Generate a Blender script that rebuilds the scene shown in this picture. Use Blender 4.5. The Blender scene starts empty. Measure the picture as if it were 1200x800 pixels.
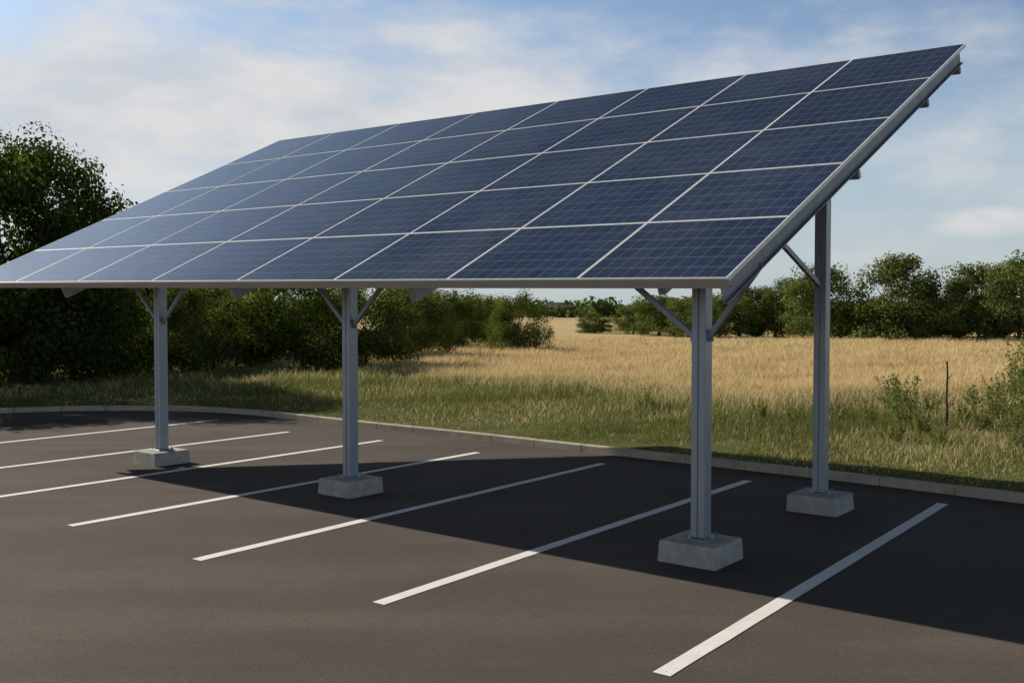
import bpy, math, numpy as np
from mathutils import Vector, Matrix
S=2.2
F=1168.0
PT=math.atan(38/F)
rng=np.random.default_rng(7)
scene=bpy.context.scene
scene.view_settings.view_transform='Standard'
scene.view_settings.look='None'
scene.view_settings.exposure=0
COL=scene.collection

# ---------------------------------------------------------------- camera
cam=bpy.data.cameras.new('camera'); cam.lens=F/1200*36; cam.sensor_width=36; cam.clip_end=3000; cam.clip_start=.05
co=bpy.data.objects.new('camera',cam); COL.objects.link(co)
co.location=(0,0,S); co.rotation_euler=(math.pi/2-PT,0,0)
scene.camera=co
def ground(x,y,z=0.0):
    c,s=math.cos(PT),math.sin(PT)
    dx=(x-600)/F; du=(400-y)/F
    d=np.array([dx, c+du*s, -s+du*c])
    k=(z-S)/d[2]
    return np.array([d[0]*k,d[1]*k,z])

# ---------------------------------------------------------------- node helpers
def newmat(name):
    m=bpy.data.materials.new(name); m.use_nodes=True
    nt=m.node_tree
    for n in list(nt.nodes): nt.nodes.remove(n)
    out=nt.nodes.new('ShaderNodeOutputMaterial')
    return m,nt,out
class NB:
    def __init__(s,nt): s.nt=nt
    def n(s,t,**k):
        nd=s.nt.nodes.new(t)
        for a,b in k.items(): setattr(nd,a,b)
        return nd
    def link(s,a,b): s.nt.links.new(a,b)
    def inp(s,sock,v):
        if hasattr(v,'is_output') or isinstance(v,bpy.types.NodeSocket): s.link(v,sock)
        else: sock.default_value=v
    def math(s,op,a,b=None,c=None,clamp=False):
        nd=s.n('ShaderNodeMath',operation=op,use_clamp=clamp)
        s.inp(nd.inputs[0],a)
        if b is not None: s.inp(nd.inputs[1],b)
        if c is not None: s.inp(nd.inputs[2],c)
        return nd.outputs[0]
    def noise(s,vec,scale,detail=4,rough=.55,dist=0):
        nd=s.n('ShaderNodeTexNoise'); s.link(vec,nd.inputs['Vector'])
        nd.inputs['Scale'].default_value=scale; nd.inputs['Detail'].default_value=detail
        nd.inputs['Roughness'].default_value=rough; nd.inputs['Distortion'].default_value=dist
        return nd.outputs['Fac']
    def mix(s,f,a,b,blend='MIX'):
        nd=s.n('ShaderNodeMix',data_type='RGBA',blend_type=blend)
        s.inp(nd.inputs[0],f)
        for k,v in ((6,a),(7,b)):
            if isinstance(v,(tuple,list)): nd.inputs[k].default_value=tuple(v)+((1,) if len(v)==3 else ())
            else: s.link(v,nd.inputs[k])
        return nd.outputs[2]
    def ramp(s,f,lo,hi,a=0.,b=1.,smooth=True):
        nd=s.n('ShaderNodeMapRange',interpolation_type='SMOOTHSTEP' if smooth else 'LINEAR')
        s.inp(nd.inputs[0],f)
        for k,v in ((1,lo),(2,hi),(3,a),(4,b)): nd.inputs[k].default_value=v
        return nd.outputs[0]
    def mapping(s,vec,scale=(1,1,1),rot=(0,0,0),loc=(0,0,0)):
        nd=s.n('ShaderNodeMapping'); s.link(vec,nd.inputs[0])
        nd.inputs['Scale'].default_value=scale; nd.inputs['Rotation'].default_value=rot; nd.inputs['Location'].default_value=loc
        return nd.outputs[0]
    def sep(s,vec):
        nd=s.n('ShaderNodeSeparateXYZ'); s.link(vec,nd.inputs[0]); return nd.outputs
    def comb(s,x,y,z):
        nd=s.n('ShaderNodeCombineXYZ')
        s.inp(nd.inputs[0],x);s.inp(nd.inputs[1],y);s.inp(nd.inputs[2],z); return nd.outputs[0]
    def bump(s,h,strength=.3,dist=.01):
        nd=s.n('ShaderNodeBump'); s.link(h,nd.inputs['Height']); nd.inputs['Strength'].default_value=strength
        nd.inputs['Distance'].default_value=dist; return nd.outputs[0]
    def bsdf(s,out,col,rough=.6,metal=0.,normal=None,spec=.5):
        nd=s.n('ShaderNodeBsdfPrincipled')
        if isinstance(col,(tuple,list)): nd.inputs['Base Color'].default_value=tuple(col)+(1,)
        else: s.link(col,nd.inputs['Base Color'])
        s.inp(nd.inputs['Roughness'],rough); s.inp(nd.inputs['Metallic'],metal)
        nd.inputs['Specular IOR Level'].default_value=spec
        if normal is not None: s.link(normal,nd.inputs['Normal'])
        if out is not None: s.link(nd.outputs[0],out.inputs[0])
        return nd
    def pos(s): return s.n('ShaderNodeNewGeometry').outputs['Position']
    def obj(s): return s.n('ShaderNodeTexCoord').outputs['Object']

# ---------------------------------------------------------------- materials
def mat_asphalt():
    m,nt,out=newmat('asphalt'); b=NB(nt); p=b.pos()
    big=b.noise(p,.35,4,.6); mid=b.noise(p,2.2,4,.6); fine=b.noise(p,60,2,.7)
    streak=b.noise(b.mapping(p,scale=(.18,1.2,1),rot=(0,0,math.radians(38))),1.0,3,.5)
    c=b.mix(b.ramp(big,.3,.7),(.092,.077,.066),(.118,.099,.084))
    c=b.mix(b.ramp(streak,.42,.75,0,.55),c,(.158,.131,.108))
    c=b.mix(b.ramp(mid,.5,.8,0,.25),c,(.070,.061,.055))
    ag=b.n('ShaderNodeTexVoronoi'); b.link(p,ag.inputs['Vector']); ag.inputs['Scale'].default_value=110
    sp=b.n('ShaderNodeSeparateColor'); b.link(ag.outputs['Color'],sp.inputs[0])
    c=b.mix(sp.outputs[0],b.mix(1.,c,(.80,.80,.80),'MULTIPLY'),b.mix(1.,c,(1.2,1.19,1.17),'MULTIPLY'))
    c=b.mix(b.ramp(fine,.64,.74,0,.35),c,(.20,.18,.16))
    b.bsdf(out,c,.92,0,b.bump(fine,.3,.006),.1); return m
def mat_paint():
    m,nt,out=newmat('line_paint'); b=NB(nt); p=b.pos()
    f=b.noise(p,55,3,.75); g=b.noise(p,3.5,4,.6)
    w=b.math('ADD',f,b.math('MULTIPLY',g,.6))
    c=b.mix(b.ramp(g,.3,.7),(.80,.77,.71),(.90,.88,.85))
    c=b.mix(b.ramp(w,.93,1.08,0,.65),c,(.24,.22,.20))
    b.bsdf(out,c,.75,0,b.bump(f,.3,.004),.3); return m
def mat_concrete(name,c1,c2,sc=8):
    m,nt,out=newmat(name); b=NB(nt); p=b.pos()
    a=b.noise(p,sc,5,.65); f=b.noise(p,90,2,.7); l=b.noise(p,2.0,3,.5)
    c=b.mix(b.ramp(a,.3,.7),c1,c2)
    c=b.mix(b.ramp(l,.5,.75,0,.5),c,tuple(x*.65 for x in c1))
    c=b.mix(b.ramp(f,.62,.7,0,.6),c,tuple(x*.4 for x in c1))
    b.bsdf(out,c,.9,0,b.bump(b.math('ADD',a,f),.5,.008),.3); return m
def mat_steel(name,base,metal=.55,rough=.42):
    m,nt,out=newmat(name); b=NB(nt); p=b.obj()
    v=b.n('ShaderNodeTexVoronoi'); b.link(p,v.inputs['Vector']); v.inputs['Scale'].default_value=60
    sp=b.n('ShaderNodeSeparateColor'); b.link(v.outputs['Color'],sp.inputs[0])
    g=b.noise(b.mapping(p,scale=(1,1,.25)),9,4,.65)
    c=b.mix(sp.outputs[0],tuple(x*.94 for x in base),tuple(min(1,x*1.06) for x in base))
    c=b.mix(b.ramp(g,.45,.75,0,.35),c,tuple(x*.7 for x in base))
    b.bsdf(out,c,b.ramp(g,.2,.8,rough-.06,rough+.12,False),metal); return m
def mat_cells():
    m,nt,out=newmat('solar_cells'); b=NB(nt)
    uv=b.n('ShaderNodeTexCoord').outputs['UV']
    oi=b.n('ShaderNodeObjectInfo').outputs['Random']
    NX,NY=10,6
    x,y,_=b.sep(uv)
    X=b.math('MULTIPLY',x,NX); Y=b.math('MULTIPLY',y,NY)
    fx=b.math('FRACT',X); fy=b.math('FRACT',Y)
    dx=b.math('SUBTRACT',.5,b.math('ABSOLUTE',b.math('SUBTRACT',fx,.5)))
    dy=b.math('SUBTRACT',.5,b.math('ABSOLUTE',b.math('SUBTRACT',fy,.5)))
    gl=b.math('MAXIMUM',b.math('LESS_THAN',dx,.021),b.math('LESS_THAN',dy,.023))
    f3=b.math('FRACT',b.math('MULTIPLY',fy,3)); bb=b.math('LESS_THAN',b.math('ABSOLUTE',b.math('SUBTRACT',f3,.5)),.05)
    wn=b.n('ShaderNodeTexWhiteNoise',noise_dimensions='3D')
    b.link(b.comb(b.math('FLOOR',X),b.math('FLOOR',Y),b.math('MULTIPLY',oi,37.)),wn.inputs['Vector'])
    vo=b.n('ShaderNodeTexVoronoi'); b.link(b.comb(X,Y,b.math('MULTIPLY',oi,91.)),vo.inputs['Vector']); vo.inputs['Scale'].default_value=5
    sp=b.n('ShaderNodeSeparateColor'); b.link(vo.outputs['Color'],sp.inputs[0])
    t=b.math('ADD',b.math('MULTIPLY',wn.outputs['Value'],.5),b.math('MULTIPLY',sp.outputs[0],.5))
    c=b.mix(t,(.024,.042,.086),(.046,.074,.140))
    c=b.mix(b.math('MULTIPLY',oi,.4),c,(.026,.038,.072))
    c=b.mix(b.math('MULTIPLY',bb,.16),c,(.18,.23,.32))
    c=b.mix(b.math('MULTIPLY',gl,.62),c,(.21,.26,.36))
    d=b.noise(b.pos(),.7,4,.65)
    c=b.mix(b.ramp(d,.4,.8,.0,.08),c,(.35,.35,.36))
    b.bsdf(out,c,b.ramp(d,.3,.7,.10,.2,False),0,None,.5); return m
def mat_leaf(name,dark,light,tr_=.35):
    m,nt,out=newmat(name); b=NB(nt)
    at=b.n('ShaderNodeAttribute',attribute_name='tint'); f=at.outputs['Fac']
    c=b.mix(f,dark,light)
    d=b.n('ShaderNodeBsdfDiffuse'); b.link(c,d.inputs[0])
    t=b.n('ShaderNodeBsdfTranslucent'); b.link(b.mix(1.,c,(1.25,1.35,.8),'MULTIPLY'),t.inputs[0])
    mx=b.n('ShaderNodeMixShader'); mx.inputs[0].default_value=tr_
    b.link(d.outputs[0],mx.inputs[1]);b.link(t.outputs[0],mx.inputs[2]);b.link(mx.outputs[0],out.inputs[0]); return m
def mat_bark():
    m,nt,out=newmat('bark'); b=NB(nt); p=b.obj()
    n=b.noise(b.mapping(p,scale=(1,1,.2)),18,4,.7)
    b.bsdf(out,b.mix(n,(.05,.038,.028),(.14,.11,.085)),.95,0,b.bump(n,.8,.02),.2); return m
def mat_grass(name):
    m,nt,out=newmat(name); b=NB(nt)
    at=b.n('ShaderNodeAttribute',attribute_name='col'); c=at.outputs['Color']
    d=b.n('ShaderNodeBsdfDiffuse'); b.link(c,d.inputs[0])
    t=b.n('ShaderNodeBsdfTranslucent'); b.link(c,t.inputs[0])
    mx=b.n('ShaderNodeMixShader'); mx.inputs[0].default_value=.3
    b.link(d.outputs[0],mx.inputs[1]);b.link(t.outputs[0],mx.inputs[2]);b.link(mx.outputs[0],out.inputs[0]); return m
def mat_ground(name,verge=False):
    m,nt,out=newmat(name); b=NB(nt); p=b.pos()
    x,y,z=b.sep(p)
    q=b.math('ADD',b.math('MULTIPLY',x,.63),b.math('MULTIPLY',y,.77))
    n1=b.noise(p,.25,4,.6); n2=b.noise(p,2.2,5,.65); n3=b.noise(p,25,3,.7)
    gold=b.ramp(b.math('ADD',q,b.math('MULTIPLY',n1,9.)),21.,32.)
    green=b.mix(n2,(.080,.095,.030),(.17,.18,.060))
    gld=b.mix(n2,(.45,.325,.16),(.70,.54,.285))
    gld=b.mix(b.ramp(b.noise(b.mapping(p,scale=(.05,.22,1)),1.,4,.6),.48,.68,0,.3),gld,(.36,.29,.13))
    c=b.mix(gold,green,gld)
    if verge:
        c=b.mix(b.ramp(n2,.52,.72,0,.6),c,(.20,.155,.095))
        c=b.mix(b.ramp(n3,.4,.7,0,.3),c,(.11,.09,.05))
    else:
        far=b.noise(b.mapping(p,scale=(.004,.018,1)),1.,3,.5)
        fm=b.math('MULTIPLY',b.ramp(y,170,260),b.ramp(far,.5,.56))
        c=b.mix(fm,c,(.07,.085,.03))
    b.bsdf(out,c,.95,0,b.bump(b.math('ADD',n2,n3),.6,.05),.05); return m
def mat_plain(name,c,rough=.7,metal=0.,var=.2):
    m,nt,out=newmat(name); b=NB(nt); n=b.noise(b.obj(),12,3,.6)
    b.bsdf(out,b.mix(n,tuple(x*(1-var) for x in c),tuple(min(1,x*(1+var)) for x in c)),rough,metal); return m

M_ASPH=mat_asphalt(); M_PAINT=mat_paint()
M_KERB=mat_concrete('kerb_concrete',(.44,.38,.29),(.58,.50,.39),6)
M_FOOT=mat_concrete('footing_concrete',(.38,.36,.32),(.54,.51,.45),7)
M_POST=mat_steel('galvanised_post',(.34,.38,.42),.45,.45)
M_STEEL=mat_steel('galvanised_steel',(.28,.30,.33),.5,.45)
M_EDGE=mat_steel('edge_beam_steel',(.27,.285,.31),.45,.5)
M_ALU=mat_steel('aluminium_frame',(.84,.84,.83),.05,.4)
M_FASC=mat_steel('fascia_aluminium',(.44,.40,.34),.4,.42)
M_CELL=mat_cells()
M_LEAFD=mat_leaf('dark_leaves',(.032,.050,.014),(.105,.132,.036))
M_LEAFM=mat_leaf('olive_leaves',(.066,.090,.025),(.200,.220,.068))
M_LEAFR=mat_leaf('green_leaves',(.078,.105,.032),(.215,.245,.085))
M_WEED=mat_leaf('weed_leaves',(.11,.135,.045),(.27,.29,.11))
M_BARK=mat_bark(); M_GRASS=mat_grass('grass_blades')
M_GROUND=mat_ground('field_ground'); M_VERGE=mat_ground('verge_soil',True)
M_BOLT=mat_steel('bolt_steel',(.28,.28,.29),.8,.35)

# ---------------------------------------------------------------- mesh helpers
def mk(name,verts,faces,mat,parent=None,origin=None,rotz=0.,**props):
    V=np.array(verts,float)
    if origin is not None:
        o=np.array(origin,float); V=V-o
        if rotz:
            c,s=math.cos(-rotz),math.sin(-rotz)
            V=np.stack([V[:,0]*c-V[:,1]*s,V[:,0]*s+V[:,1]*c,V[:,2]],1)
    me=bpy.data.meshes.new(name); me.from_pydata([tuple(v) for v in V],[],faces); me.update()
    if mat: me.materials.append(mat)
    ob=bpy.data.objects.new(name,me); COL.objects.link(ob)
    if origin is not None:
        ob.location=Vector(origin)
    if rotz: ob.rotation_euler=(0,0,rotz)
    if parent is not None:
        ob.parent=parent
        ob.location=Vector(ob.location)-Vector(parent_world(parent))
    for k,v in props.items(): ob[k]=v
    return ob
def parent_world(o):
    l=Vector((0,0,0))
    while o is not None: l+=Vector(o.location); o=o.parent
    return l
BOXF=[(0,3,2,1),(4,5,6,7),(0,1,5,4),(1,2,6,5),(2,3,7,6),(3,0,4,7)]
def bevel(ob,w,seg=2):
    md=ob.modifiers.new('bevel','BEVEL'); md.width=w; md.segments=seg; md.limit_method='ANGLE'
def box_pts(c0,a,b_,c):
    c0,a,b_,c=[np.array(t,float) for t in (c0,a,b_,c)]
    return [c0,c0+a,c0+a+b_,c0+b_,c0+c,c0+a+c,c0+a+b_+c,c0+b_+c]
class Acc:
    def __init__(s): s.v=[];s.f=[]
    def box(s,c0,a,b_,c):
        n=len(s.v); s.v+=box_pts(c0,a,b_,c)
        det=np.dot(np.cross(a,b_),c)
        for f in BOXF: s.f.append(tuple(n+i for i in (f if det>0 else f[::-1])))
    def cyl(s,p0,p1,r0,r1,n=8,cap=True):
        p0=np.array(p0,float);p1=np.array(p1,float); d=p1-p0; L=np.linalg.norm(d)
        if L<1e-6: return
        d/=L; t=np.array([0,0,1.]) if abs(d[2])<.9 else np.array([1.,0,0]); a=np.cross(d,t);a/=np.linalg.norm(a);b_=np.cross(d,a)
        k=len(s.v)
        for p,r in ((p0,r0),(p1,r1)):
            for i in range(n):
                an=2*math.pi*i/n; s.v.append(p+r*(math.cos(an)*a+math.sin(an)*b_))
        for i in range(n): s.f.append((k+i,k+n+i,k+n+(i+1)%n,k+(i+1)%n))
        if cap: s.f.append(tuple(k+n+i for i in range(n))[::-1]); s.f.append(tuple(k+i for i in range(n)))
def bar(name,p0,p1,w,h,mat,parent,side=None,**props):
    p0=np.array(p0,float);p1=np.array(p1,float);d=p1-p0
    up=np.array([0,0,1.]) if side is None else np.array(side,float)
    a=np.cross(d,up);a/=np.linalg.norm(a); c=np.cross(a,d);c/=np.linalg.norm(c)
    A=Acc();A.box(p0-a*w/2-c*h/2,d,a*w,c*h)
    ob=mk(name,A.v,A.f,mat,parent,origin=p0,**props); bevel(ob,.004,1); return ob

# ---------------------------------------------------------------- world
w=bpy.data.worlds.new('World'); scene.world=w; w.use_nodes=True
nt=w.node_tree
for n in list(nt.nodes): nt.nodes.remove(n)
b=NB(nt); out=b.n('ShaderNodeOutputWorld'); bg=b.n('ShaderNodeBackground')
SUN_EL=math.radians(30.5)
sdir=np.array([-.795,.607]); sdir/=np.linalg.norm(sdir)
sky=b.n('ShaderNodeTexSky',sky_type='NISHITA'); sky.sun_disc=False; sky.sun_elevation=SUN_EL
sky.sun_rotation=math.atan2(sdir[0],sdir[1]); sky.air_density=1.0; sky.dust_density=.9; sky.ozone_density=1.6
g=b.n('ShaderNodeTexCoord').outputs['Generated']
x,y,z=b.sep(g)
hd=b.math('SQRT',b.math('ADD',b.math('MULTIPLY',x,x),b.math('MULTIPLY',y,y)))
el=b.math('DIVIDE',z,b.math('MAXIMUM',hd,.05))
az=b.math('ARCTAN2',x,y)
cv=b.comb(b.math('MULTIPLY',az,2.0),b.math('MULTIPLY',el,5.0),b.math('MULTIPLY',z,.5))
cvr=b.mapping(cv,rot=(0,0,math.radians(-9)),loc=(1.3,.4,0))
n1=b.noise(cvr,1.5,6,.52,0.)
n2=b.noise(b.mapping(cvr,loc=(5,3,1)),3.8,7,.58,0.)
cen=b.math('ADD',.18,b.math('MULTIPLY',az,.04))
dist=b.math('ABSOLUTE',b.math('SUBTRACT',el,cen))
bank=b.ramp(dist,.02,.18,1.,0.)
bank=b.math('MULTIPLY',bank,b.ramp(az,-.02,.42,1.,.42))
wx=b.math('DIVIDE',b.math('SUBTRACT',az,.445),.05); wy=b.math('DIVIDE',b.math('SUBTRACT',el,.078),.014)
wisp=b.ramp(b.math('ADD',b.math('MULTIPLY',wx,wx),b.math('MULTIPLY',wy,wy)),0.,1.6,.20,0.)
cf=b.math('ADD',b.math('ADD',b.math('MULTIPLY',n1,.70),b.math('MULTIPLY',n2,.52)),b.math('MULTIPLY',bank,.42))
cf=b.math('ADD',cf,wisp)
mask=b.ramp(cf,.62,1.06,0,.93)
shade=b.ramp(n2,.30,.66)
ccol=b.mix(shade,(7.0,7.3,7.8),(8.9,8.8,8.7))
skyc=b.mix(1.,sky.outputs[0],(1.06,1.22,1.36),'MULTIPLY')
haze=b.ramp(el,0.,.26,.78,0.10)
skyc=b.mix(haze,skyc,(6.2,7.0,7.6))
fin=b.mix(mask,skyc,ccol)
zen=b.ramp(el,.33,.72,1.,.10)
fin=b.mix(1.,fin,b.comb(zen,zen,zen),'MULTIPLY')
b.link(fin,bg.inputs[0]); bg.inputs[1].default_value=.083; b.link(bg.outputs[0],out.inputs[0])
try:
    w.cycles.sampling_method='MANUAL'; w.cycles.sample_map_resolution=256
except Exception: pass
sl=bpy.data.lights.new('sun','SUN'); sl.energy=5.0; sl.angle=math.radians(.6); sl.color=(1,.93,.81)
so=bpy.data.objects.new('sun',sl); COL.objects.link(so)
sv=Vector((sdir[0]*math.cos(SUN_EL),sdir[1]*math.cos(SUN_EL),math.sin(SUN_EL)))
so.rotation_euler=sv.to_track_quat('Z','Y').to_euler(); so.location=(-20,20,30)

# ---------------------------------------------------------------- kerb line
KP=[ground(x,y)[:2] for x,y in ((0,484),(150,481),(270,484),(420,500),(550,514),(700,531),(850,548),(1000,565),(1200,590))]
d0=(KP[-1]-KP[-3]);d0/=np.linalg.norm(d0)
KP=[np.array([-34,4.]),np.array([-26,9.5]),np.array([-20,14.0]),np.array([-14.5,18.0])]+KP+[KP[-1]+d0*6,KP[-1]+d0*14,KP[-1]+d0*24]
KP=np.array(KP)
def catmull(P,n=12):
    out=[]
    for i in range(1,len(P)-2):
        p0,p1,p2,p3=P[i-1],P[i],P[i+1],P[i+2]
        for k in range(n):
            t=k/n
            out.append(.5*((2*p1)+(-p0+p2)*t+(2*p0-5*p1+4*p2-p3)*t*t+(-p0+3*p1-3*p2+p3)*t**3))
    out.append(P[-2]); return np.array(out)
KC=catmull(KP)
for _ in range(6): KC[1:-1]=(KC[:-2]+2*KC[1:-1]+KC[2:])/4
seg=np.linalg.norm(np.diff(KC,axis=0),axis=1); cum=np.concatenate([[0],np.cumsum(seg)])
def resamp(step):
    t=np.arange(0,cum[-1],step); return np.stack([np.interp(t,cum,KC[:,0]),np.interp(t,cum,KC[:,1])],1)
KL=resamp(.92)
def outn(P):
    t=np.gradient(P,axis=0); t/=np.linalg.norm(t,axis=1)[:,None]; return np.stack([-t[:,1],t[:,0]],1)
KN=outn(KL)
def kdist(P):
    best=np.full(len(P),1e9); sgn=np.ones(len(P))
    A=KL[:-1];B=KL[1:]
    for a,bb in zip(A,B):
        d=bb-a; t=np.clip(((P-a)@d)/(d@d),0,1); c=P-(a+t[:,None]*d); dd=np.hypot(c[:,0],c[:,1])
        s=np.sign(d[0]*c[:,1]-d[1]*c[:,0]); k=dd<best; best[k]=dd[k]; sgn[k]=s[k]
    return best*sgn
def vz(d): return np.interp(d,[0,.1,2,5,10,16],[.085,.085,.09,.08,.04,-.01])
mk('ground',[(-1500,-300,-.02),(1500,-300,-.02),(1500,2500,-.02),(-1500,2500,-.02)],[(0,1,2,3)],M_GROUND,kind='structure')
pts=[(p[0],p[1],0) for p in KL+KN*.05]+[(30,-25,0),(-34,-25,0)]
mk('asphalt_car_park',pts,[tuple(range(len(pts)))[::-1]],M_ASPH,kind='structure')
V=[];Fc=[];rows=[.12,.5,1.5,3,5,8,12,16]
for d in rows:
    for i,p in enumerate(KL+KN*d):
        V.append((p[0],p[1],float(vz(d))+(.02*rng.standard_normal() if .3<d<15 else 0)))
n=len(KL)
for r in range(len(rows)-1):
    for i in range(n-1): Fc.append((r*n+i,r*n+i+1,(r+1)*n+i+1,(r+1)*n+i))
mk('verge',V,Fc,M_VERGE,kind='structure')
A=Acc()
for i in range(n-1):
    p=KL[i];q=KL[i+1];d=q-p;L=np.linalg.norm(d);d/=L;nn=np.array([-d[1],d[0]])
    j=rng.uniform(-.003,.003); zz=rng.uniform(-.002,.002)
    p=p+nn*j
    A.box((p[0]+d[0]*.002,p[1]+d[1]*.002,-.06),(d[0]*(L-.004),d[1]*(L-.004),0),(nn[0]*.14,nn[1]*.14,0),(0,0,.165+zz))
kb=mk('kerb',A.v,A.f,M_KERB,kind='structure'); bevel(kb,.014,2)

# ---------------------------------------------------------------- parking lines
LP=[((775,790),(1105,590)),((443,707),(877,563)),((230,656),(707,543)),((82,616),(560,530)),(None,(447,516)),(None,(338,506)),(None,(255,492))]
fr=[];bk=[]
for a,c in LP:
    q=ground(*c)
    if a is not None: p=ground(*a)
    else: p=q-last
    if a is not None: last=q-p
    fr.append(p);bk.append(q)
sp=bk[0]-bk[1]
fr.append(fr[0]+sp*1.0);bk.append(bk[0]+sp)
for p,q in zip(fr,bk):
    d=(q-p);L=np.linalg.norm(d);d/=L;nn=np.array([-d[1],d[0],0])
    N=24;V=[]
    for k in range(N+1):
        c=p+d*L*k/N
        for s_ in (-1,1): V.append(c+nn*s_*(.060+rng.uniform(-.0025,.0025))+np.array([0,0,.004]))
    mk('parking_line',V,[(2*k,2*k+2,2*k+3,2*k+1)[::-1] for k in range(N)],M_PAINT,kind='structure')

# ---------------------------------------------------------------- solar canopy
yaw=.667;tilt=.458;up=.0137;skew=.0290
U=np.array([-math.cos(yaw)*math.cos(up),math.sin(yaw)*math.cos(up),math.sin(up)])
vh=np.array([math.sin(yaw+skew),math.cos(yaw+skew),0]); VV=vh*math.cos(tilt)+np.array([0,0,math.sin(tilt)])
NN=np.cross(-U,VV);NN/=np.linalg.norm(NN)
L0=np.array([.758,3.52,1.11])*S
SS=np.array([0,.642,1.33,2.06,2.82,3.62,4.45,5.26,6.04])*S
TT=np.array([0,.574,1.18,1.81,2.47,3.14])*S
def W(s,t,n=0.): return L0+U*s+VV*t+NN*n
can=bpy.data.objects.new('solar_canopy',None); COL.objects.link(can)
P1=ground(821,655);P2=ground(411,577);P3=ground(190,542);P4=ground(961,597)
can.location=Vector(P1); can.empty_display_size=.5
can['label']='tilted solar panel carport canopy on steel posts over parking bays'; can['category']='solar canopy'
def quad_slab(name,s0,s1,t0,t1,n0,n1,mat,parent,uv=False):
    org=W(s0,t0,0)
    vs=[W(s1,t0,n0),W(s0,t0,n0),W(s0,t1,n0),W(s1,t1,n0),W(s1,t0,n1),W(s0,t0,n1),W(s0,t1,n1),W(s1,t1,n1)]
    ob=mk(name,vs,BOXF,mat,parent,origin=org)
    if uv:
        l=ob.data.uv_layers.new(name='uv'); cc={0:(0,0),1:(1,0),2:(1,1),3:(0,1)}
        for lp in ob.data.loops: l.data[lp.index].uv=cc[lp.vertex_index%4]
    return ob
gap=.003;fw=.013;th=.04
for i in range(8):
    for j in range(5):
        s0,s1,t0,t1=SS[i]+gap,SS[i+1]-gap,TT[j]+gap,TT[j+1]-gap
        dz=rng.uniform(-.0015,.0015)
        pn=quad_slab('solar_panel',s0+fw,s1-fw,t0+fw,t1-fw,-.006+dz,-.002+dz,M_CELL,can,True)
        o=[(s1,t0),(s0,t0),(s0,t1),(s1,t1)]; q=[(s1-fw,t0+fw),(s0+fw,t0+fw),(s0+fw,t1-fw),(s1-fw,t1-fw)]
        Vs=[]
        for ring in (o,q):
            for nn_ in (-th,0.):
                Vs+= [W(a_,b2,nn_+dz) for a_,b2 in ring]
        fs=[]
        for k in range(4):
            k2=(k+1)%4
            fs+=[(k,k2,4+k2,4+k),(4+k,4+k2,12+k2,12+k),(12+k,12+k2,8+k2,8+k),(8+k,8+k2,k2,k)]
        mk('panel_frame',Vs,fs,M_ALU,pn,origin=W(s0,t0))
A=Acc()
e=U*(SS[-1]+.04)
A.box(W(-.02,-.012,-.085),e,-VV*.004,NN*.080)
A.box(W(-.02,-.012,-.085),e,VV*.05,NN*.004)
fa=mk('fascia',A.v,A.f,M_FASC,can,origin=W(0,0,0),label='slim aluminium edge channel along the low side')
def channel(name,s,t0,t1,depth,side,mat,top=-.045,w=.05,tk=.006):
    A=Acc(); d=VV*(t1-t0); sg=U*side
    A.box(W(s,t0,top-depth),d,sg*tk,NN*depth)
    A.box(W(s,t0,top-.009),d,-sg*w,NN*.009)
    A.box(W(s,t0,top-depth),d,-sg*w,NN*.009)
    return mk(name,A.v,A.f,mat,can,origin=W(s,t0,top))
channel('rafter',.080,.02,TT[-1]-.01,.19,1,M_EDGE,w=.035)
for s in (.29*S,1.6*S,2.95*S,4.75*S,5.95*S):
    A=Acc()
    A.box(W(s,.10,-.30 if s>3 else -.20),VV*(TT[-1]-.2),U*.07,NN*(.25 if s>3 else .15))
    r=mk('rafter',A.v,A.f,M_STEEL,can,origin=W(s,.1,-.2)); bevel(r,.006,1)
for t in (.40*S,1.36*S,2.42*S,3.03*S):
    A=Acc(); lo=-.315
    ov=-.035 if t>1 else -.16
    e=U*(SS[-1]-.05+ov)-U*ov
    e=U*(SS[-1]-.09)
    A.box(W(-ov,t,lo),e+U*ov,VV*.06,NN*.006)
    A.box(W(-ov,t,lo+.006),e+U*ov,VV*.006,NN*.066)
    A.box(W(-ov,t,lo+.072),e+U*ov,VV*.06,NN*.006)
    A.box(W(-ov,t+.006,lo+.006),U*.006,VV*.054,NN*.066)
    mk('purlin',A.v,A.f,M_EDGE,can,origin=W(0,t,lo))
RZ=-yaw
ex=np.array([math.cos(RZ),math.sin(RZ),0]);ey=np.array([-math.sin(RZ),math.cos(RZ),0]);ez=np.array([0,0,1.])
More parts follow.
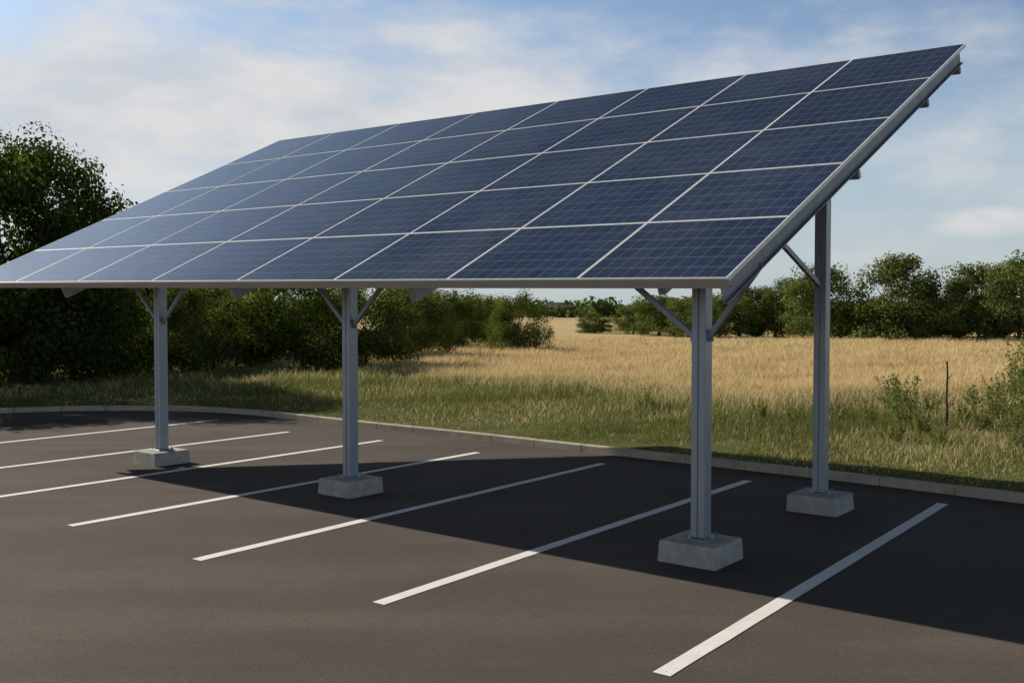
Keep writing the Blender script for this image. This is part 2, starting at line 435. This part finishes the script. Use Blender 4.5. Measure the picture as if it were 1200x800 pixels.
def post(P,ztop):
    h=.066;g_=.006;dp=.014
    prof=[(-h,-h),(-g_,-h),(-g_,-h+dp),(g_,-h+dp),(g_,-h),(h,-h),(h,h),(g_,h),(g_,h-dp),(-g_,h-dp),(-g_,h),(-h,h)]
    z0=.205
    vs=[(a_,b2,z) for z in (z0,ztop) for a_,b2 in prof];n=len(prof)
    vs=[P+ex*a_+ey*b2+ez*z for a_,b2,z in vs]
    fs=[(k,(k+1)%n,n+(k+1)%n,n+k) for k in range(n)]+[tuple(range(n,2*n))]
    po=mk('post',vs,fs,M_POST,can,origin=P,rotz=RZ); bevel(po,.004,2)
    a=.27;hh=.185
    vs=[P+ex*x_*a*k+ey*y_*a*k+ez*z for z,k in ((-.02,1.04),(hh,1.0)) for x_,y_ in ((-1,-1),(1,-1),(1,1),(-1,1))]
    fo=mk('footing',vs,BOXF,M_FOOT,can,origin=P); bevel(fo,.018,3)
    A=Acc();A.box(P-ex*.12-ey*.12+ez*(hh-.001),ex*.24,ey*.24,ez*.018)
    bp=mk('base_plate',A.v,A.f,M_STEEL,can,origin=P+ez*hh); bevel(bp,.003,1)
    for x_ in (-1,1):
        for y_ in (-1,1):
            A=Acc();c=P+ex*.095*x_+ey*.095*y_+ez*(hh+.017);A.cyl(c,c+ez*.018,.013,.013,6);A.cyl(c+ez*.018,c+ez*.035,.006,.006,8)
            mk('anchor_bolt',A.v,A.f,M_BOLT,bp,origin=c)
    return po
def st_of(P):
    r=P[:2]-L0[:2]; Mx=np.array([[U[0],VV[0]],[U[1],VV[1]]]); return np.linalg.solve(Mx,r)
for P in (P1,P2,P3,P4):
    s,t=st_of(P); post(P,W(s,t,-.25)[2])
def gusset(c,d):
    A=Acc();A.box(c-ez*.05+ey*-.004,d*.045,ey*.008,ez*.10); mk('gusset_plate',A.v,A.f,M_STEEL,can,origin=c)
uh=np.array([U[0],U[1],0]);uh/=np.linalg.norm(uh)
for P,z0,l,r in ((P1,.885*S,.42*S,.25*S),(P2,.91*S,.42*S,.40*S),(P3,.915*S,.45*S,.42*S)):
    s,t=st_of(P)
    for sg,d in ((1,l),(-1,r)):
        zt=W(s+sg*d,t,-.26)[2]
        a=P+uh*sg*.06+ez*z0; e=P+uh*sg*d+ez*zt
        bar('knee_brace',a,e,.04,.05,M_STEEL,can); gusset(P+uh*sg*.066+ez*(z0+.02),uh*sg)
a=P4-vh*.06+ez*1.115*S; e=P4-vh*.80*S+ez*(1.115+.41*.80)*S
bar('knee_brace',a,e,.04,.06,M_STEEL,can)
A=Acc();c=P4-vh*.066+ez*1.13*S;A.box(c-ez*.06-uh*.004,-vh*.05,uh*.008,ez*.12);mk('gusset_plate',A.v,A.f,M_STEEL,can,origin=c)

# ---------------------------------------------------------------- vegetation
def bulk(name,V,Fv,nper,mat,attr=None):
    me=bpy.data.meshes.new(name)
    me.vertices.add(len(V)); me.vertices.foreach_set('co',V.astype(np.float32).ravel())
    m,k=Fv.shape
    me.loops.add(m*k); me.loops.foreach_set('vertex_index',Fv.astype(np.int32).ravel())
    me.polygons.add(m); me.polygons.foreach_set('loop_start',np.arange(0,m*k,k,dtype=np.int32))
    me.polygons.foreach_set('loop_total',np.full(m,k,np.int32))
    if attr is not None:
        at=me.attributes.new('tint','FLOAT','POINT'); at.data.foreach_set('value',attr.astype(np.float32))
    me.update(calc_edges=True); me.materials.append(mat); return me
def leaves(C,size,tint,r,out=None,wd=.34):
    n=len(C)
    nr=r.standard_normal((n,3));nr/=np.linalg.norm(nr,axis=1)[:,None]
    if out is not None: nr=nr*.6+out; nr/=np.linalg.norm(nr,axis=1)[:,None]
    t=r.standard_normal((n,3));a=np.cross(nr,t);a/=np.linalg.norm(a,axis=1)[:,None];bb=np.cross(nr,a)
    sz=size*r.uniform(.6,1.35,n)[:,None]
    V=np.stack([C-a*sz*.5,C+bb*sz*wd,C+a*sz*.5,C-bb*sz*wd],1).reshape(-1,3)
    Fv=np.arange(4*n).reshape(n,4)
    return V,Fv,np.repeat(tint,4)
def tree_meshes(seed,h,w,nl,leaf,mat,ncl=70,crad=.13,trunk_r=.16,rough=.20,tvar=.2):
    r=np.random.default_rng(seed)
    c0=h*.50; rz=h*.44; rx=w*.46
    cen=[]
    lobes=[(r.uniform(0,2*math.pi),r.uniform(-.5,.9),r.uniform(.6,1.)) for _ in range(9)]
    while len(cen)<ncl:
        d=r.standard_normal(3);d/=np.linalg.norm(d)
        lob=0
        for la,lz,ls in lobes:
            v=np.array([math.cos(la)*math.sqrt(max(0,1-lz*lz)),math.sin(la)*math.sqrt(max(0,1-lz*lz)),lz])
            lob=max(lob,ls*max(0,float(v@d))**6)
        R=(1-rough+rough*lob)*r.uniform(.18,1)**.32*.95
        cen.append(np.array([d[0]*rx*R,d[1]*rx*R,c0+d[2]*rz*R]))
    ns=int(ncl*.45)
    for k in range(ns):
        an=2*math.pi*(k+r.uniform(0,1))/ns; R=r.uniform(.45,.92)
        cen.append(np.array([math.cos(an)*rx*R,math.sin(an)*rx*R,h*r.uniform(.04,.34)]))
    cen=np.array(cen); nc=len(cen)
    per=r.dirichlet(np.ones(nc)*6)*nl
    P=[];T=[];O=[]
    for c,k in zip(cen,per):
        k=int(k)+20; rad=h*crad*r.uniform(.7,1.2)*(k/(nl/nc))**.3
        d=r.standard_normal((k,3));d/=np.linalg.norm(d,axis=1)[:,None]
        rr=r.uniform(0,1,k)**.36*(1+.10*r.standard_normal(k))
        q=c+d*rr[:,None]*rad*np.array([1,1,.8])
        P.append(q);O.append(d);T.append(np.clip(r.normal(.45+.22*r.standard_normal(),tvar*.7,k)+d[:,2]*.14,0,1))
    P=np.concatenate(P);T=np.concatenate(T);O=np.concatenate(O)
    keep=P[:,2]>.03;P=P[keep];T=T[keep];O=O[keep]
    V,Fv,Ti=leaves(P,leaf,T,r,O)
    crown=bulk('crown',V,Fv,4,mat,attr=Ti)
    A=Acc()
    th_=h*.4; rad=trunk_r*h/7
    segs=5;last=np.zeros(3)
    for k in range(segs):
        nx=np.array([r.uniform(-.08,.08)*h*.2,r.uniform(-.08,.08)*h*.2,th_*(k+1)/segs])
        A.cyl(last,nx,rad*(1-.11*k)*(1.25 if k==0 else 1),rad*(1-.11*(k+1)),9,False); last=nx
    for c in cen[r.permutation(ncl)[:18]]:
        st=last*r.uniform(.45,1); mid=(st+c)/2+np.array([0,0,-.04*h])*r.uniform(0,1)
        A.cyl(st,mid,rad*.38,rad*.22,6,False);A.cyl(mid,c,rad*.22,rad*.07,6,False)
    me=bpy.data.meshes.new('trunk');me.from_pydata([tuple(v) for v in A.v],[],A.f);me.materials.append(M_BARK)
    return me,crown,h,w
def place(meshes,kind,px,yb,ytop,wpx,label,group,rot=None,cat=None,hs=1.0):
    tm,cm,h,w=meshes
    g_=ground(px,yb); dist=g_[1]
    H=(yb-ytop)*dist/F*hs; Wd=wpx*dist/F
    root=bpy.data.objects.new(kind,None); COL.objects.link(root); root.location=Vector(g_)
    root.scale=(Wd/w,Wd/w,H/h); root.rotation_euler=(0,0,rng.uniform(0,6.28) if rot is None else rot)
    for nm,me in (('trunk',tm),('crown',cm)):
        o=bpy.data.objects.new(nm,me); COL.objects.link(o); o.parent=root
    root['label']=label;root['category']=cat or ('tree' if 'tree' in kind else 'bush'); root['group']=group
    return root
BIG=[tree_meshes(11,8,8,50000,.14,M_LEAFD,120,.11),tree_meshes(12,8,8,50000,.14,M_LEAFD,110,.115)]
BSH=[tree_meshes(21+k,4,6,21000,.115,mt,45,.19,rough=.12) for k,mt in enumerate((M_LEAFD,M_LEAFM,M_LEAFD,M_LEAFM))]
FAR=[tree_meshes(31+k,6,5.6,14000,.18,M_LEAFR,44,.15,rough=.10) for k in range(4)]
g1='trees at the edge of the meadow'
place(BIG[0],'broadleaf_tree',16,455,136,285,'tall dark broadleaf tree beside the car park','trees beside the car park',hs=1.07)
place(BIG[1],'broadleaf_tree',-190,462,120,330,'tall dark broadleaf tree beside the car park','trees beside the car park')
place(BIG[1],'broadleaf_tree',84,448,222,190,'lower dark tree next to the tall one','trees beside the car park')
g2='dense bushes at the edge of the grass'
for k,(px,yb,yt,wp) in enumerate(((175,440,312,150),(250,436,316,165),(355,434,312,165),(428,430,316,150),(480,418,326,120),(300,420,296,220),(200,422,290,200))):
    place(BSH[(3,1,2,1,3,0,1)[k]],'bush',px,yb,yt,wp,'dense leafy bush on the meadow edge',g2)
place(BSH[2],'bush',515,408,332,104,'dense leafy bush on the meadow edge',g2)
place(BSH[1],'bush',553,403,338,80,'dense leafy bush on the meadow edge',g2)
place(BSH[3],'bush',608,412,342,84,'rounded olive-green bush standing alone in dry grass',g2,hs=1.05)
FT=((575,398,348,64),(697,390,366,48),(742,391,352,54),(772,393,344,70),(815,395,342,76),(866,394,333,80),(908,394,326,70),(962,397,308,100),(1012,393,350,60),(1052,399,298,108),(1100,400,334,76),(1146,399,306,86),(1194,401,292,108),(1265,402,300,110),(1335,402,296,120),(1122,394,344,60),(935,392,350,60),(1020,398,360,40),(1078,394,345,60),(1168,394,338,70))
for k,(px,yb,yt,wp) in enumerate(FT):
    place(FAR[k%4],'field_tree',px,yb,yt,wp,'rounded green tree bordering the golden meadow',g1,cat='tree',hs=1.07)
r=np.random.default_rng(5);C=[];T=[];O=[]
for k in range(420):
    x_=r.uniform(-330,330);y_=r.uniform(255,330);hh=r.uniform(3.2,7.0)
    m_=110;d=r.standard_normal((m_,3));d/=np.linalg.norm(d,axis=1)[:,None]
    q=np.array([x_,y_,hh*.4])+d*(r.uniform(0,1,m_)**.35)[:,None]*np.array([r.uniform(3,7),4,hh*.55]);C.append(q);T.append(np.clip(r.normal(.3,.2,m_),0,1));O.append(d)
C=np.concatenate(C);T=np.concatenate(T);V,Fv,Ti=leaves(C,1.4,T,r,np.concatenate(O))
o=bpy.data.objects.new('distant_woodland',bulk('distant_woodland',V,Fv,4,M_LEAFR,attr=Ti));COL.objects.link(o);o['kind']='stuff'

HP=np.array([12.6,268.,0.2])
house=bpy.data.objects.new('bungalow',None);COL.objects.link(house);house.location=Vector(HP)
house['label']='small distant bungalow with dark grey roof beyond the field';house['category']='house'
MW=mat_plain('render_wall',(.16,.15,.14),.9);MR=mat_plain('slate_roof',(.07,.075,.085),.8);MG=mat_plain('window_glass',(.03,.04,.05),.15)
A=Acc();A.box(HP+[-4.0,-3,0],(8,0,0),(0,6,0),(0,0,2.5));mk('wall',A.v,A.f,MW,house,origin=HP)
rv=[HP+v for v in ([-4.4,-3.4,2.45],[4.4,-3.4,2.45],[4.4,3.4,2.45],[-4.4,3.4,2.45],[-3.4,0,3.8],[3.4,0,3.8])]
mk('roof',rv,[(0,1,5,4),(2,3,4,5),(0,4,3),(1,2,5),(0,3,2,1)],MR,house,origin=HP)
A=Acc();A.box(HP+[1.5,-.4,3.4],(.7,0,0),(0,.8,0),(0,0,1.0));mk('chimney',A.v,A.f,MW,house,origin=HP)
for dx in (-3.2,-1.2,2.0):
    A=Acc();A.box(HP+[dx,-3.03,1.0],(1.2,0,0),(0,.04,0),(0,0,1.1));mk('window',A.v,A.f,MG,house,origin=HP)
A=Acc();A.box(HP+[.5,-3.03,.0],(.9,0,0),(0,.04,0),(0,0,2.0));mk('door',A.v,A.f,MR,house,origin=HP)

# ---------------------------------------------------------------- grass
def fbm(P,sc,seed):
    r=np.random.default_rng(seed);v=np.zeros(len(P));a=1.
    for o in range(4):
        for k in range(3):
            an=r.uniform(0,6.28);ph=r.uniform(0,6.28);v+=a*np.sin((P[:,0]*math.cos(an)+P[:,1]*math.sin(an))*sc*r.uniform(.7,1.3)+ph)
        sc*=2.1;a*=.6
    return v/3.2
def make_grass(name,N,ymin,ymax,seed):
    r=np.random.default_rng(seed)
    Y=ymin*np.exp(r.uniform(0,1,N)**.95*math.log(ymax/ymin)); az_=r.uniform(-.58,.58,N)
    P=np.stack([Y*np.tan(az_),Y],1)
    idx=np.arange(N)//4*4; P=P[idx]+r.standard_normal((N,2))*(.06+.007*P[idx][:,1:2])
    d=kdist(P); nz=fbm(P,.30,3); nf=fbm(P,1.3,4); ny=fbm(P,.9,9)
    q=P[:,0]*.63+P[:,1]*.77
    keep=(d>.13)&(r.uniform(0,1,N)<np.clip((d+.2)/.9,.3,1))
    P,d,nz,nf,q,ny=P[keep],d[keep],nz[keep],nf[keep],q[keep],ny[keep];n=len(P)
    dist=np.hypot(P[:,0],P[:,1])
    gold=np.clip((q+nz*2.8-19.8)/8.0,0,1); gold=np.where(P[:,0]<-4,gold*np.clip((P[:,1]+P[:,0]*.2-21)/10,0.3,1),gold)
    isg=r.uniform(0,1,n)<np.clip(.08+.89*gold+.16*ny,.03,.98)
    H=np.clip(.055+.036*(d-.5),.05,.28)*(1+.42*nf)
    H=np.clip(H,.04,.42)*r.uniform(.4,1.15,n)*np.where(isg,1.15,.9)
    wd=(.0009+.00023*dist)*r.uniform(.6,1.5,n)
    z0=vz(d)-.02
    an=r.uniform(0,2*math.pi,n);dx=np.stack([np.cos(an),np.sin(an)],1)
    lean=r.normal(.0,.40,(n,2))+np.array([.05,-.02]); lean*=H[:,None]
    w0=wd;w2=wd*.7
    V=np.zeros((n,5,3))
    for k,(fz,fl,ww) in enumerate(((0,0,w0),(.62,.35,w2))):
        c=P+lean*fl
        V[:,2*k,:2]=c-dx*ww[:,None];V[:,2*k+1,:2]=c+dx*ww[:,None];V[:,2*k,2]=V[:,2*k+1,2]=z0+H*fz
    V[:,4,:2]=P+lean;V[:,4,2]=z0+H
    base=(np.arange(n)*5)[:,None]
    Fq=base+np.array([0,1,3,2]);tri=base+np.array([2,3,4])
    G0=np.array([.130,.165,.042]);G1=np.array([.32,.335,.110]);Y0=np.array([.64,.485,.255]);Y1=np.array([.90,.735,.43])
    t=np.clip(r.uniform(0,1,n)*.9+.05+.2*ny,0,1)[:,None]
    top=np.where(isg[:,None],Y0*(1-t)+Y1*t,G0*(1-t)+G1*t)
    br=(r.uniform(0,1,n)<.06)&(gold<.6); top[br]=np.array([.30,.225,.12])
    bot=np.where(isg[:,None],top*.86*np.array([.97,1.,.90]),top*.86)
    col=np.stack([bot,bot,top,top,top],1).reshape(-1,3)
    me=bpy.data.meshes.new(name);VV_=V.reshape(-1,3)
    me.vertices.add(len(VV_));me.vertices.foreach_set('co',VV_.astype(np.float32).ravel())
    loops=np.concatenate([Fq.ravel(),tri.ravel()]).astype(np.int32)
    me.loops.add(len(loops));me.loops.foreach_set('vertex_index',loops)
    tot=np.concatenate([np.full(len(Fq),4),np.full(len(tri),3)]).astype(np.int32);st=np.concatenate([[0],np.cumsum(tot)[:-1]]).astype(np.int32)
    me.polygons.add(len(tot));me.polygons.foreach_set('loop_start',st);me.polygons.foreach_set('loop_total',tot)
    at=me.attributes.new('col','FLOAT_COLOR','POINT');at.data.foreach_set('color',np.concatenate([col,np.ones((len(col),1))],1).astype(np.float32).ravel())
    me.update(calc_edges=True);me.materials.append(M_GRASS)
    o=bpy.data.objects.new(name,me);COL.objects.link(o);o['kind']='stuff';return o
make_grass('meadow_grass',560000,9.5,70,1)

def weed_mesh(seed,h):
    r=np.random.default_rng(seed);A=Acc();C=[];T=[]
    for k in range(13):
        an=r.uniform(0,6.28);top=np.array([math.cos(an),math.sin(an),0])*r.uniform(.05,.42)*h+np.array([0,0,h*r.uniform(.35,1)])
        p=np.array([math.cos(an),math.sin(an),0])*r.uniform(.02,.15);mid=(p+top)/2+np.array([0,0,.06*h])
        A.cyl(p,mid,.005,.003,5,False);A.cyl(mid,top,.003,.0015,5,False)
        m_=int(60*h)+22;t=r.uniform(.05,1,m_)[:,None]
        q=np.where(t<.5,p+(mid-p)*t*2,mid+(top-mid)*(t*2-1))+r.standard_normal((m_,3))*.06*(1.2-t)*h
        C.append(q);T.append(r.uniform(.2,1,m_))
    V,Fv,Ti=leaves(np.concatenate(C),.075,np.concatenate(T),r,wd=.18)
    lf=bulk('foliage',V,Fv,4,M_WEED,attr=Ti)
    me=bpy.data.meshes.new('stem');me.from_pydata([tuple(v) for v in A.v],[],A.f);me.materials.append(M_BARK);return me,lf
WM=[weed_mesh(51,1.2),weed_mesh(52,.9),weed_mesh(53,.7)]
for k,(px,yb,sc) in enumerate(((1194,466,1.3),(1168,478,.85),(1215,474,1.4),(1062,505,.85),(1078,516,.7),(1050,524,.6),(1150,512,.75),(1182,515,.8),(985,500,.65),(1020,508,.55),(930,503,.55),(1140,484,.7),(1205,500,.95),(1172,496,.75),(1128,500,.65),(1190,535,.65),(1100,530,.55),(1195,482,1.05),(1045,490,.75),(1090,492,.65),(700,470,.5),(760,486,.5),(890,496,.55))):
    g_=ground(px,yb);g_[2]=.03
    root=bpy.data.objects.new('weed_plant',None);COL.objects.link(root);root.location=Vector(g_);root.scale=(sc,sc,sc);root.rotation_euler=(0,0,rng.uniform(0,6.28))
    for nm,me in zip(('stem','foliage'),WM[k%3]):
        o=bpy.data.objects.new(nm,me);COL.objects.link(o);o.parent=root
    root['label']='tall leafy green weed growing in the grass';root['category']='weed';root['group']='weeds in the rough grass'
sp_=ground(1109,511);A=Acc();H=1.3
last=sp_+np.array([0,0,-.05])
for k in range(6):
    nx=sp_+np.array([.012*math.sin(k*2.1),.01*math.cos(k*1.7),H*(k+1)/6]);A.cyl(last,nx,.026-.0018*k,.026-.0018*(k+1),8);last=nx
A.cyl(sp_+[0,0,.75*H],sp_+[.09,0,.83*H],.010,.006,6)
mk('wooden_stake',A.v,A.f,M_BARK,None,origin=sp_,label='thin weathered wooden stake standing in the grass',category='stake')
